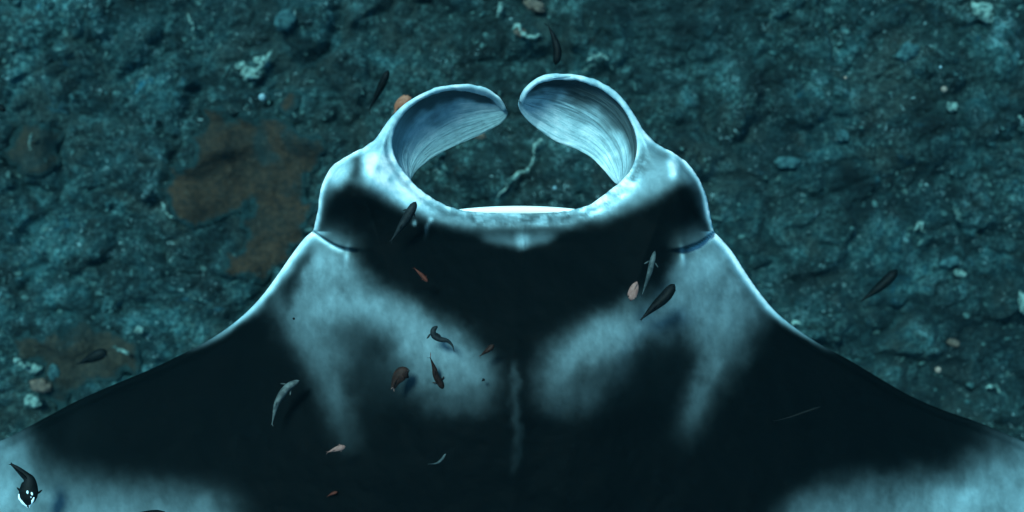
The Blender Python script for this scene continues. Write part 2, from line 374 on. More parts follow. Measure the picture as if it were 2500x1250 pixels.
# ------------------------------------------------------------------ the manta ray
# outline in millimetre-like units (x right, y down), one closed loop
L_wing = [(765, 563), (742, 583), (712, 622), (680, 668), (640, 722), (600, 764), (556, 800), (500, 836), (430, 872), (360, 905), (280, 938), (190, 978), (110, 1020), (50, 1052), (0, 1076)]
L_out = L_wing + [(-120, 1122), (-330, 1215), (-600, 1370), (-820, 1560), (-900, 1680), (-820, 1700), (-520, 1660), (-150, 1660), (250, 1740), (650, 1880), (950, 2020), (1120, 2160), (1210, 2230)]
R_wing = [(1743, 566), (1765, 588), (1790, 618), (1820, 665), (1855, 715), (1895, 762), (1945, 803), (2005, 842), (2075, 880), (2150, 925), (2220, 965), (2300, 1000), (2380, 1028), (2450, 1056), (2500, 1078)]
R_out = R_wing + [(2620, 1128), (2830, 1220), (3100, 1370), (3320, 1560), (3400, 1680), (3320, 1700), (3020, 1660), (2650, 1660), (2260, 1740), (1860, 1880), (1560, 2020), (1390, 2160), (1300, 2230)]
L_head = [(765, 563), (771, 535), (777, 508), (779, 482), (786, 452), (798, 424), (816, 401), (846, 381), (880, 364), (912, 343), (936, 312), (958, 283), (985, 257), (1018, 235), (1058, 216), (1100, 207),
          (1140, 206), (1176, 212), (1205, 226), (1226, 246), (1236, 266)]
L_in = [(1236, 266), (1228, 272), (1216, 258), (1198, 242), (1172, 231), (1140, 224), (1100, 222), (1062, 229), (1026, 245), (997, 267), (975, 293), (962, 322), (958, 352), (965, 383), (985, 418), (1015, 452), (1050, 480), (1086, 500), (1118, 511)]
lip = [(1118, 511), (1160, 517), (1210, 520), (1262, 521), (1320, 520), (1370, 517), (1412, 510)]
R_in = [(1412, 510), (1445, 496), (1480, 472), (1512, 445), (1536, 420), (1550, 390), (1555, 358), (1551, 328), (1538, 294), (1515, 258), (1484, 229), (1446, 209), (1404, 197), (1360, 195), (1320, 203), (1294, 222), (1281, 244), (1274, 256)]
R_head = [(1274, 256), (1268, 244), (1276, 222), (1298, 199), (1328, 184), (1372, 180), (1420, 184), (1460, 197), (1496, 218), (1526, 248), (1552, 286), (1574, 322), (1606, 352), (1648, 376), (1682, 402), (1706, 436), (1724, 478), (1731, 510), (1737, 540), (1743, 566)]
segs = [spline(L_out[::-1], 10), spline(L_head, 8), spline(L_in, 8), spline(lip, 8), spline(R_in, 8), spline(R_head, 8), spline(R_out, 10)]
poly = np.concatenate([s[:-1] for s in segs] + [segs[-1][-1:]])
# tiny unevenness of the fin rims
k = (poly[:, 1] < 520); poly[k, 1] += 2.2*(fbm(poly[k, 0]/14, poly[k, 1]/14, 2, 5)-.5)*2

def axis2(lo, hi, st, a, b, g=1.10):
    m = list(np.arange(lo, hi, st)); s = st; x = m[-1]; r = []
    while x < b: s = min(s*g, 40); x += s; r.append(x)
    s = st; x = lo; l = []
    while x > a: s = min(s*g, 40); x -= s; l.append(x)
    return np.array(l[::-1] + m + r)
mx = axis2(-40.3, 2540, 4.2, -930, 3430); my = axis2(160.2, 1290, 4.2, 150, 2260)
P, Q, D, isin = grid_from_outline(poly, mx, my)
px, py = P[:, 0], P[:, 1]
# mid surface by a thin plate spline through height controls (metres)
ctrl = [(1255, 620, .02), (1255, 800, .05), (1255, 1000, .06), (1255, 1250, .05), (1255, 1700, 0), (1255, 2200, -.05), (1262, 522, -.02), (900, 600, .0), (1610, 600, .0), (860, 450, .0), (1650, 450, .0),
        (780, 500, -.04), (1732, 500, -.04), (765, 563, -.07), (1744, 566, -.07), (890, 362, -.03), (1608, 352, -.03), (960, 290, -.01), (1552, 286, -.01), (1050, 218, -.01), (1450, 195, .02), (1130, 206, -.05), (1370, 182, .03),
        (1236, 266, -.14), (1270, 245, .0), (962, 360, -.01), (1552, 370, 0), (1030, 470, -.02), (1480, 475, -.02), (700, 640, -.08), (1800, 640, -.08), (600, 764, -.11), (1895, 762, -.11), (800, 700, -.03), (1710, 700, -.03),
        (800, 950, -.01), (1710, 950, -.01), (430, 872, -.14), (2075, 880, -.14), (450, 1100, -.10), (2050, 1100, -.10), (190, 978, -.19), (2300, 1000, -.21), (0, 1076, -.22), (2500, 1078, -.22), (0, 1250, -.17), (2500, 1250, -.17),
        (-400, 1400, -.32), (2900, 1400, -.32), (-880, 1660, -.50), (3380, 1660, -.50), (400, 1600, -.12), (2100, 1600, -.12)]
C = np.array(ctrl); cx = C[:, :2]/1000
def tpsk(r2): return np.where(r2 > 1e-12, .5*r2*np.log(r2+1e-20), 0)
A = tpsk(((cx[:, None]-cx[None])**2).sum(-1)) + np.eye(len(C))*2e-4; B = np.c_[np.ones(len(C)), cx]
sol = np.linalg.solve(np.block([[A, B], [B.T, np.zeros((3, 3))]]), np.r_[C[:, 2], 0, 0, 0])
def midz(x, y):
    p = np.stack([x, y], -1)/1000; out = np.zeros(len(p))
    for s in range(0, len(p), 20000):
        q = p[s:s+20000]; out[s:s+20000] = tpsk(((q[:, None]-cx[None])**2).sum(-1)) @ sol[:len(C)] + sol[-3] + q @ sol[-2:]
    return out
def seg_sd(pts, x, y):
    """signed distance to an open polyline; positive on its left side when y points down (towards the head)"""
    p = spline(pts, 6); best = np.full(x.shape, 1e9); sg = np.ones(x.shape); tt = np.zeros(x.shape); n = len(p)-1
    for i in range(n):
        a, b = p[i], p[i+1]; d = b-a; t = np.clip(((x-a[0])*d[0]+(y-a[1])*d[1])/(d@d), 0, 1)
        ex, ey = x-a[0]-t*d[0], y-a[1]-t*d[1]; r = np.hypot(ex, ey); m = r < best
        best = np.where(m, r, best); sg = np.where(m, np.sign(d[0]*ey-d[1]*ex), sg); tt = np.where(m, (i+t)/n, tt)
    return best, sg, tt
def G(x, y, cx_, cy_, sx, sy, ang=0):
    c, s = math.cos(ang), math.sin(ang); u = (x-cx_)*c+(y-cy_)*s; v = -(x-cx_)*s+(y-cy_)*c
    return np.exp(-.5*((u/sx)**2+(v/sy)**2))
Rr = 11.
edge_r = .011*np.sqrt(np.clip(1-(1-np.minimum(D, Rr)/Rr)**2, 0, 1)) + .034*np.sqrt(np.clip(1-(1-np.minimum(D, 62)/62)**2, 0, 1))*sstep(9, 24, D) + .15*(1-np.exp(-(D/260.)**1.4))
zt = midz(px, py) + edge_r
# lobes, folds and soft muscle relief
zt += .050*G(px, py, 852, 470, 52, 62, .3)*sstep(0, 40, D) + .050*G(px, py, 1655, 470, 52, 62, -.3)*sstep(0, 40, D)
zt += -.016*G(px, py, 874, 392, 9, 30, -.25) + .012*G(px, py, 905, 400, 18, 40, -.3) + .016*G(px, py, 1642, 400, 12, 22, .1) - .012*G(px, py, 1668, 405, 8, 24, .2)
zt += -.018*G(px, py, 1262, 566, 110, 12) + .012*G(px, py, 1272, 588, 80, 10) + .010*G(px, py, 1277, 585, 3, 26)
zt += .010*G(px, py, 1258, 1040, 16, 170)
zt += -.045*G(px, py, 870, 900, 90, 110, -.4) - .045*G(px, py, 1640, 900, 90, 110, .4) + .03*G(px, py, 1050, 880, 140, 80, .4) + .03*G(px, py, 1450, 880, 140, 80, -.4)
zt += .022*(fbm(px/170, py/170, 3, 70)-.5)*sstep(10, 80, D) + .006*(fbm(px/34, py/34, 3, 75)-.5)*sstep(4, 30, D)
lipd = np.hypot(np.clip(np.abs(px-1262)-150, 0, None), py-528)
zt += .007*(fbm(px/16, py/12, 3, 77)-.5)*sstep(45, 15, D)*(py > 400)*(py < 560)*(np.abs(px-1262) < 330)*(D > 0)
cre = []
for pts, sgn in (([(700, 530), (752, 556), (772, 568), (797, 585), (822, 599), (850, 607), (905, 612), (1000, 612)], 1), ([(1500, 612), (1610, 612), (1668, 607), (1690, 600), (1708, 593), (1735, 573), (1754, 558), (1800, 530)], -1)):
    c = spline(pts, 12); yc = np.interp(px, c[:, 0], c[:, 1]); sd = (yc-py)*.88; end = pts[5][0] if sgn == 1 else pts[2][0]
    e = np.clip((px-end)*sgn, 0, None); fade = np.exp(-(e/26.)**2)
    up = sstep(-5, 5, sd)*np.exp(-np.clip(sd, 0, None)/80)
    zt += .040*up*fade - .012*np.exp(-((sd+5)/6)**2)*fade*sstep(2, 8, D)
    cre.append((np.hypot(sd, e*1.5), sd, np.where(e > 6, 1., np.clip(1-np.abs(px-end)/90, 0, .99))))
    # the small torn fold that runs back from the crease
for fx, fy, a in ((846, 632, .12), (1667, 632, -.12)): zt += .016*G(px, py, fx, fy, 7, 18, a)*.45
zt[~isin] = midz(px[~isin], py[~isin])
zb = midz(px, py) - .7*edge_r
V, F, bi = close_shell(P, Q, isin, zt, zb, Wa)
nbody = len(V)

# ---- pigment raster (2-unit cells) over the visible back
x0, y0, cs = -60, 150, 2.5; RW, RH = int(2620/cs), int(1160/cs)
rx = x0 + (np.arange(RW)+.5)*cs; ry = y0 + (np.arange(RH)+.5)*cs
def box1(a, r, ax):
    r = max(1, int(round(r))); pad = [(0, 0), (0, 0)]; pad[ax] = (r+1, r); c = np.cumsum(np.pad(a, pad, mode='edge'), axis=ax)
    n = a.shape[ax]; hi = np.take(c, np.arange(2*r+1, 2*r+1+n), ax); lo = np.take(c, np.arange(0, n), ax); return (hi-lo)/(2*r+1)
def blur(a, s):
    r = s/cs*.95
    for _ in range(3): a = box1(box1(a, r, 0), r, 1)
    return a
def region(pts, s, smooth=True):
    p = spline(pts, 6, True) if smooth else np.array(pts, float); return blur(inside(p, rx, ry).astype(float), s)
PG = np.zeros((RH, RW))
def lay(mask, v):
    global PG; PG = PG*(1-mask) + v*mask
RX, RY = np.meshgrid(rx, ry)
# left shoulder
lay(region([(655, 720), (700, 655), (745, 590), (775, 575), (845, 607), (850, 650), (880, 690), (940, 722), (1020, 762), (1100, 805), (1165, 858), (1205, 915), (1212, 970), (1160, 1010), (1080, 1015), (1020, 990), (960, 930), (900, 870), (850, 900), (855, 990), (880, 1090), (870, 1130), (835, 1090), (795, 1000), (765, 910), (715, 850), (690, 780)], 28), 0.132)
lay(region([(760, 620), (830, 620), (850, 660), (900, 715), (1000, 770), (1090, 815), (1150, 865), (1120, 900), (1020, 880), (930, 810), (840, 780), (790, 800), (730, 790), (725, 720)], 25), 0.231)
lay(region([(770, 600), (838, 612), (838, 640), (800, 680), (755, 690), (745, 640)], 18), 0.275)
lay(region([(820, 800), (900, 790), (960, 850), (990, 930), (1010, 1000), (900, 1010), (850, 930)], 28)*.85, 0.033)
lay(region([(1040, 860), (1140, 880), (1170, 930), (1120, 960), (1050, 930)], 20)*.6, 0.231)
lay(region([(985, 930), (1060, 945), (1150, 965), (1170, 985), (1050, 975), (1000, 960)], 11)*.5, 0.066)
lay(region([(690, 700), (722, 640), (755, 598), (765, 606), (735, 660), (712, 720), (705, 760)], 8)*.95, 0.015)
lay(region([(795, 880), (815, 890), (850, 1000), (870, 1080), (850, 1090), (820, 1000)], 17)*.7, 0.143)
# right shoulder
lay(region([(1748, 580), (1672, 608), (1668, 650), (1655, 685), (1600, 725), (1540, 752), (1470, 775), (1400, 805), (1345, 860), (1310, 925), (1312, 975), (1375, 1010), (1470, 985), (1520, 920), (1590, 860), (1660, 830), (1700, 850), (1695, 920), (1672, 1000), (1650, 1085), (1670, 1100), (1710, 1050), (1750, 960), (1800, 870), (1845, 800), (1862, 740), (1830, 680), (1790, 620)], 28), 0.127)
lay(region([(1680, 620), (1740, 600), (1790, 660), (1820, 730), (1800, 790), (1730, 800), (1640, 790), (1540, 840), (1450, 870), (1370, 900), (1390, 840), (1470, 790), (1580, 755), (1660, 700)], 25), 0.220)
lay(region([(1680, 625), (1735, 605), (1765, 640), (1740, 690), (1690, 680)], 18), 0.264)
lay(region([(1560, 850), (1640, 815), (1690, 840), (1680, 920), (1640, 1000), (1500, 1010), (1480, 950)], 30)*.9, 0.017)
lay(region([(1380, 920), (1500, 880), (1540, 900), (1480, 950), (1400, 965)], 15)*.6, 0.050)
lay(region([(1745, 880), (1765, 890), (1725, 960), (1690, 1040), (1680, 1040), (1705, 960)], 11)*.7, 0.187)
lay(region([(1755, 605), (1775, 610), (1820, 680), (1880, 750), (1900, 790), (1850, 740), (1790, 680)], 12)*.7, 0.033)
# head: pale crown with the dark cap edge
headtop = region([(740, 150), (770, 560), (786, 500), (800, 462), (838, 440), (860, 428), (880, 446), (920, 470), (968, 492), (1005, 508), (1050, 530), (1105, 543), (1180, 553), (1262, 556), (1350, 552), (1420, 540), (1480, 526), (1540, 504), (1600, 480), (1638, 456), (1662, 434), (1700, 452), (1722, 500), (1742, 560), (1780, 150)], 11, False)
lay(headtop, .20)
lay(region([(885, 372), (960, 350), (975, 410), (1030, 470), (1050, 505), (1010, 495), (930, 455), (892, 425)], 11), .92)
lay(region([(930, 440), (1000, 480), (1090, 520), (1140, 530), (1080, 530), (1000, 500)], 7)*.5, .8)
lay(region([(1545, 430), (1500, 465), (1440, 500), (1400, 520), (1440, 525), (1500, 500), (1560, 460)], 8)*.9, .95)
lay(region([(1560, 400), (1620, 400), (1600, 450), (1560, 460)], 14)*.6, .40)
lay(region([(1636, 385), (1652, 388), (1658, 425), (1640, 430)], 6)*.95, 1.)
lay(region([(1565, 330), (1600, 352), (1640, 378), (1620, 385), (1580, 372)], 8)*.7, .16)
lay(region([(858, 382), (880, 374), (884, 428), (866, 440), (850, 430), (862, 405)], 6)*.95, .03)
lay(region([(800, 420), (840, 392), (856, 400), (845, 430), (812, 450)], 8)*.8, .72)
lay(region([(890, 345), (935, 325), (950, 352), (905, 366)], 7)*.6, .25)
lay(region([(1080, 515), (1160, 524), (1262, 528), (1390, 522), (1400, 540), (1262, 548), (1100, 540)], 6)*.9, .24)
lay(region([(1150, 560), (1262, 566), (1370, 560), (1330, 572), (1262, 576), (1190, 572)], 5), .015)
lay(region([(1178, 572), (1262, 582), (1350, 570), (1325, 592), (1276, 602), (1225, 594)], 7)*.75, .20)
lay(region([(1264, 575), (1290, 575), (1288, 602), (1268, 602)], 4)*.8, .38)
for sx, sy, sr, sv_ in ((925, 410, 7, .5), (951, 437, 4.5, .35), (968, 468, 4, .5), (1534, 428, 7, .10), (1546, 436, 6, .2), (1052, 535, 4, .6), (1012, 542, 3, .4)): lay(np.clip(G(RX, RY, sx, sy, sr, sr)*1.1, 0, 1)*.8, sv_)
lay(np.clip(G(RX, RY, 1047, 545, 2.5, 16, .2), 0, 1)*.5, .25)
# central keel stripe
lay(region([(1258, 878), (1266, 925), (1270, 1000), (1272, 1100), (1268, 1150), (1250, 1150), (1248, 1060), (1250, 940)], 4), .075)
# pale wing ends
lay(region([(-300, 1000), (0, 1040), (70, 1085), (130, 1160), (260, 1185), (420, 1205), (600, 1262), (600, 1500), (-300, 1500)], 41), 0.165)
lay(region([(-300, 1040), (30, 1070), (60, 1120), (40, 1200), (60, 1260), (-300, 1260)], 30)*.8, 0.253)
lay(region([(120, 1000), (240, 960), (250, 1080), (150, 1120)], 41)*.6, 0.033)
lay(region([(2800, 1000), (2440, 1040), (2400, 1110), (2310, 1165), (2130, 1180), (1980, 1215), (1900, 1280), (1900, 1500), (2800, 1500)], 38), 0.165)
lay(region([(2800, 1060), (2470, 1070), (2440, 1150), (2250, 1200), (2200, 1280), (2800, 1280)], 33)*.8, 0.264)
lay(region([(2230, 960), (2420, 1020), (2400, 1080), (2280, 1040)], 33)*.5, 0.039)
def samp(x, y):
    u = np.clip((x-x0)/cs-.5, 0, RW-1.001); v = np.clip((y-y0)/cs-.5, 0, RH-1.001); i, j = u.astype(int), v.astype(int); fu, fv = u-i, v-j
    return (PG[j, i]*(1-fu)+PG[j, i+1]*fu)*(1-fv) + (PG[j+1, i]*(1-fu)+PG[j+1, i+1]*fu)*fv
wa = 11.*sstep(600, 660, py)+8.
pig = samp(px + wa*2.2*(fbm(px/60, py/60, 5, 81, .6)-.5), py + wa*2.2*(fbm(px/60, py/60, 5, 82, .6)-.5))
mid_ = sstep(760, 560, np.abs(px-1255)); pig = pig*(mid_*(.88-.58*sstep(840, 1130, py)) + (1-mid_)*(.56 + .30*sstep(1060, 1230, py)))
back = sstep(575, 625, py); cl_ = 1 + back*.62*(fbm(px/60, py/95, 6, 83, .66)-.5)*2
pig = np.clip(np.where(py > 570, pig*(1-.14*back)*np.power(pig/(pig+.012+1e-6), .8*back)*cl_, pig), 0, 1)
pig = np.where(py > 570, pig*(1-back) + back*1.80*np.power(pig, 1.32), pig)
# white of the underside wrapping round the leading edges
wl = sstep(1.0, .0, (py-700)/170); wrapw = np.where(py < 566, 7.0, 8.+10*sstep(860, 600, py))
onfin = (py < 372) & (px > 880) & (px < 1620)
wrapw = wrapw*(.55+.9*fbm(px/55, py/55, 3, 87)); wr = np.exp(-(D/wrapw)**2)*(.7+.3*fbm(px/20, py/20, 2, 88))*np.where(py > 566, wl, 1)*np.where((py > 500) & (np.abs(px-1262) < 160), .3, 1)
pig = pig*(1-wr) + .95*wr
onf_w = sstep(385, 335, py)*((px > 880) & (px < 1620)); pig = pig*(1-onf_w) + onf_w*np.clip((.62+.3*(fbm(px/22, py/22, 3, 61)-.5)) - .15*sstep(4, 9, D), 0, 1)
for r, sd, t in cre:
    m = np.exp(-((sd+7)/6)**2)*(r < 60)*sstep(1.0, .7, t); pig = pig*(1-.6*m)+.9*.6*m
    m = np.exp(-((sd+.5)/2.6)**2)*(r < 12)*(t < .999); pig = pig*(1-.8*m)
for fx, fy, a in ((846, 628, .12), (1667, 628, -.12)): m = .7*G(px, py, fx, fy-3, 4, 13, a); pig = pig*(1-m)+.5*m
lipz = np.where(px < 1150, .35, .75)*sstep(48, 18, D)*(py < 560)*sstep(360, 400, py)*(np.abs(px-1262) < 330)
mot = fbm(px/20+2*fbm(px/30, py/30, 2, 8), py/13, 5, 89, .6)
pig = np.clip(pig*(1-lipz*.6*sstep(.50, .34, mot))*(1+lipz*.8*sstep(.55, .66, mot)), 0, 1)
pig = np.clip(pig*(1+(py < 575)*.35*(fbm(px/26, py/26, 5, 101, .6)-.5)*2), 0, 1)
pigA = np.concatenate([pig, np.full(len(bi), .85)])
fu_ = np.zeros(nbody); fs_ = np.zeros(nbody)

# ---- scooped faces of the two horn fins, hanging below the rims
def fin_face(rim, low, zr, zl, prof=1.5):
    nt_, ns = 110, 34
    R_ = resample(spline(rim, 8), nt_); L_ = resample(spline(low, 8), nt_); s = np.linspace(0, 1, ns); t = np.linspace(0, 1, nt_)
    Rz = np.interp(t, np.linspace(0, 1, len(zr)), zr); Lz = np.interp(t, np.linspace(0, 1, len(zl)), zl)
    S, T = np.meshgrid(s, t); hs = S**prof; vs = 1-(1-S)**1.5
    x = R_[:, 0][:, None]*(1-hs)+L_[:, 0][:, None]*hs; y = R_[:, 1][:, None]*(1-hs)+L_[:, 1][:, None]*hs
    z = Rz[:, None]*(1-vs)+Lz[:, None]*vs
    fold = .006*(fbm(S*9, T*2.2, 3, 90)-.5)*2*np.sin(np.pi*np.clip(S, 0, 1))
    A_ = Wa(x, y, z+fold); du = np.gradient(A_, axis=0); dv = np.gradient(A_, axis=1); nn = np.cross(du, dv); nn /= np.linalg.norm(nn, axis=-1, keepdims=True)+1e-9
    if nn[..., 2].mean() < 0: nn = -nn
    th = .008*np.minimum(np.minimum(1, np.minimum(.25+S*3, (1-S)*6+.15)), np.minimum(T*9, (1-T)*12)+.05)[..., None]
    Bk = A_ - nn*th*2 ; Ft = A_
    Vf = np.concatenate([Ft.reshape(-1, 3), Bk.reshape(-1, 3)]); I = np.arange(nt_*ns).reshape(nt_, ns); o = nt_*ns
    q = np.stack([I[:-1, :-1], I[1:, :-1], I[1:, 1:], I[:-1, 1:]], -1).reshape(-1, 4)
    Fs = [q, (q+o)[:, ::-1]]
    for e in (I[:, 0], I[:, -1], I[0], I[-1]): Fs.append(np.stack([e[:-1], e[1:], e[1:]+o, e[:-1]+o], -1))
    return Vf, np.concatenate(Fs), np.r_[S.ravel(), S.ravel()], np.r_[T.ravel(), T.ravel()]
def mz(pts): return midz(np.array([p[0] for p in pts], float), np.array([p[1] for p in pts], float))
lr = [(1232, 266), (1216, 250), (1196, 236), (1172, 226), (1140, 218), (1100, 216), (1062, 222), (1026, 238), (994, 262), (970, 290), (957, 322), (953, 352), (960, 383), (980, 416), (1004, 446)]
ll = [(1238, 268), (1237, 284), (1226, 299), (1204, 313), (1180, 326), (1150, 339), (1120, 352), (1090, 366), (1060, 382), (1038, 398), (1020, 413), (1010, 426), (1005, 436), (1003, 446)]
rr = [(1272, 248), (1284, 230), (1302, 210), (1330, 196), (1362, 189), (1404, 191), (1448, 203), (1488, 223), (1520, 252), (1544, 288), (1557, 326), (1561, 358), (1556, 392), (1540, 424), (1520, 446)]
rl = [(1266, 244), (1270, 268), (1288, 293), (1320, 320), (1360, 346), (1408, 364), (1444, 385), (1468, 408), (1484, 426), (1494, 438), (1503, 447), (1512, 449)]
fins = []
for rm, lw, dep in ((lr, ll, (-.15, -.19, -.21, -.21, -.20, -.19, -.17, -.13, -.08)), (rr, rl, (.0, -.05, -.09, -.11, -.12, -.12, -.11, -.08, -.04))):
    zr_ = mz(rm)+.004; fins.append(fin_face(rm, lw, zr_, dep, 1.25))
def dark_band(S, T, left):  # dark marking below the rim, with the shade under the rim painted in
    n = fbm(S*5+3*left, T*9, 3, 95)-.5; b = sstep(.0, .05, S)*sstep(.62+n*.5, .22+n*.4, S)*sstep(.03, .12, T)
    if left: return .62 - .34*sstep(.45, 1., S), b*(.88*sstep(.70, .50, T)+.55*sstep(.50, .70, T)*sstep(1., .8, T))  # left face darkens to its lower edge: fade into water haze painted in
    return .48 + .12*sstep(.3, .9, S) + 0*S, b*(.93*sstep(.50, .38, T)+.85*sstep(.38, .50, T)*sstep(1., .85, T))
VV, FF, PA, US, TS = [V], [F], [pigA], [fu_], [fs_]; off = nbody
for i, (Vf, Ff, S, T) in enumerate(fins):
    b, d = dark_band(S, T, i == 0); d = np.clip(d, 0, .95)
    VV.append(Vf); FF.append(Ff+off); off += len(Vf); PA.append(b*(1-d)+.012*d); US.append(S+.001); TS.append(T + i*3)
# ---- lower jaw: a smooth pale lip showing in front of the upper one
tj = np.linspace(0, 1, 90); ja = np.linspace(0, 2*math.pi, 16, endpoint=False)
cxj = 1104 + (1428-1104)*tj; wj = 8.*np.sqrt(np.clip(np.sin(np.pi*tj), 0, 1))+.6; cyj = 516.5 - 3*np.sin(np.pi*tj)
T2, A2 = np.meshgrid(tj, ja, indexing='ij'); zj = -.055 + .012*np.sin(A2)*(wj[:, None]/10)
Vj = Wa(cxj[:, None]+0*A2, cyj[:, None]+wj[:, None]*1.25*np.cos(A2), zj).reshape(-1, 3)
I = np.arange(90*16).reshape(90, 16); J = np.roll(I, -1, 1); Fj = np.stack([I[:-1], J[:-1], J[1:], I[1:]], -1).reshape(-1, 4)
VV.append(Vj); FF.append(Fj+off); off += len(Vj); PA.append(np.full(len(Vj), 1.0)); US.append(np.zeros(len(Vj))); TS.append(np.zeros(len(Vj)))

def mat_skin():
    m = M('ray_skin'); p = m.at('pig'); s = m.at('fin_s'); t = m.at('fin_t')
    cloud = m.noise(11, 7, .68, .8); fine = m.noise(60, 5, .7, .3); st_v = m.scale((1.0, .35, 1.0)); strk = m.noise(28, 4, .6, .5, vec=st_v)
    # cloudy breakup strongest in the half tones
    half = m.math('MULTIPLY', m.math('MULTIPLY', p, m.math('SUBTRACT', 1., p)), 4.)
    f = m.math('ADD', m.math('MULTIPLY', m.math('SUBTRACT', cloud, .5), 1.0), m.math('MULTIPLY', m.math('SUBTRACT', fine, .5), .5))
    f = m.math('ADD', f, m.math('MULTIPLY', m.math('SUBTRACT', strk, .5), .6))
    q = m.math('MULTIPLY', p, m.math('ADD', 1., m.math('MULTIPLY', f, m.math('MINIMUM', half, 1.))), True)
    # wrinkles running along the scooped fins
    comb = m.n('CombineXYZ'); m.l(m.math('MULTIPLY', s, 8.), comb.inputs[0]); m.l(m.math('MULTIPLY', t, 1.5), comb.inputs[1])
    wr_ = m.noise(2.4, 5, .62, .35, vec=comb.outputs[0]); onf = m.math('GREATER_THAN', s, .0005)
    wl_ = m.math('MULTIPLY', m.rng(wr_, .36, .54, .38, 0), m.math('MULTIPLY', onf, m.math('GREATER_THAN', t, 2.)))
    wl2 = m.math('MULTIPLY', m.rng(wr_, .38, .56, .09, 0), onf)
    q = m.math('MULTIPLY', q, m.math('SUBTRACT', 1., m.math('MAXIMUM', wl_, wl2)))
    c = m.mix(q, (.0010, .0015, .0017), (.82, .84, .83))
    hp = m.rng(q, .40, .85, 1, 0); tn = m.mix(hp, (1., 1., 1.), (.70, 1.02, 1.12)); c = m.mix(1., c, tn, 'MULTIPLY')
    h = m.math('ADD', m.math('MULTIPLY', fine, .25), m.math('MULTIPLY', m.math('MULTIPLY', wr_, onf), 1.8))
    m.bump(h, .004, .9)
    return m.done(c, .7, .022)
MS = mat_skin()
ray = empty('manta_ray', W(1255, 900, 0))
tag(ray, 'huge black manta ray with pale shoulder patches and curled white horns swimming over the reef', 'manta ray')
bd = mesh_obj('body', np.concatenate(VV), np.concatenate(FF), MS, ray); bd.matrix_parent_inverse = ray.matrix_world.inverted()
bd.location = (-ray.location.x, -ray.location.y, -ray.location.z); bd.matrix_parent_inverse.identity()
attr(bd, 'pig', np.concatenate(PA)); attr(bd, 'fin_s', np.concatenate(US)); attr(bd, 'fin_t', np.concatenate(TS))

# ------------------------------------------------------------------ fish
def mat_fish(name, back, flank, rough=.4):
    m = M(name); n1 = m.noise(60, 4, .6, .4); n2 = m.noise(300, 2, .5)
    c = m.mix(m.rng(n1, .35, .65), back, flank); m.bump(n2, .001, .5); return m.done(c, rough+.2, .07)
FM = {'black': mat_fish('black_fish', (0.0017, 0.0022, 0.0022), (0.0039, 0.0044, 0.0050)), 'slate': mat_fish('slate_fish', (0.0055, 0.0072, 0.0083), (0.0121, 0.0154, 0.0165)),
      'grey': mat_fish('grey_fish', (0.0303, 0.0358, 0.0358), (0.0792, 0.0900, 0.0864)), 'silver': mat_fish('silver_fish', (0.0165, 0.0248, 0.0264), (0.0576, 0.0720, 0.0720)),
      'red': mat_fish('red_fish', (0.045, 0.010, 0.006), (0.090, 0.023, 0.015)), 'pink': mat_fish('pink_fish', (0.1440, 0.0684, 0.0576), (0.2160, 0.1152, 0.0972)),
      'brown': mat_fish('brown_fish', (0.0110, 0.0050, 0.0039), (0.0248, 0.0110, 0.0083)), 'teal': mat_fish('teal_fish', (0.0011, 0.0099, 0.0132), (0.0033, 0.0248, 0.0303)),
      'orange': mat_fish('orange_fish', (0.2016, 0.0648, 0.0360), (0.3024, 0.1152, 0.0720)), 'white': mat_fish('white_mark', (.75, .85, .85), (.85, .9, .9), .3), 'eye': mat_fish('fish_eye', (.01, .01, .01), (.02, .02, .02), .15)}
PROF_T = np.array([0, .03, .08, .16, .28, .42, .58, .72, .84, .93, 1.]); PROF_W = np.array([.12, .5, .74, .93, 1., .96, .78, .54, .32, .17, .12])
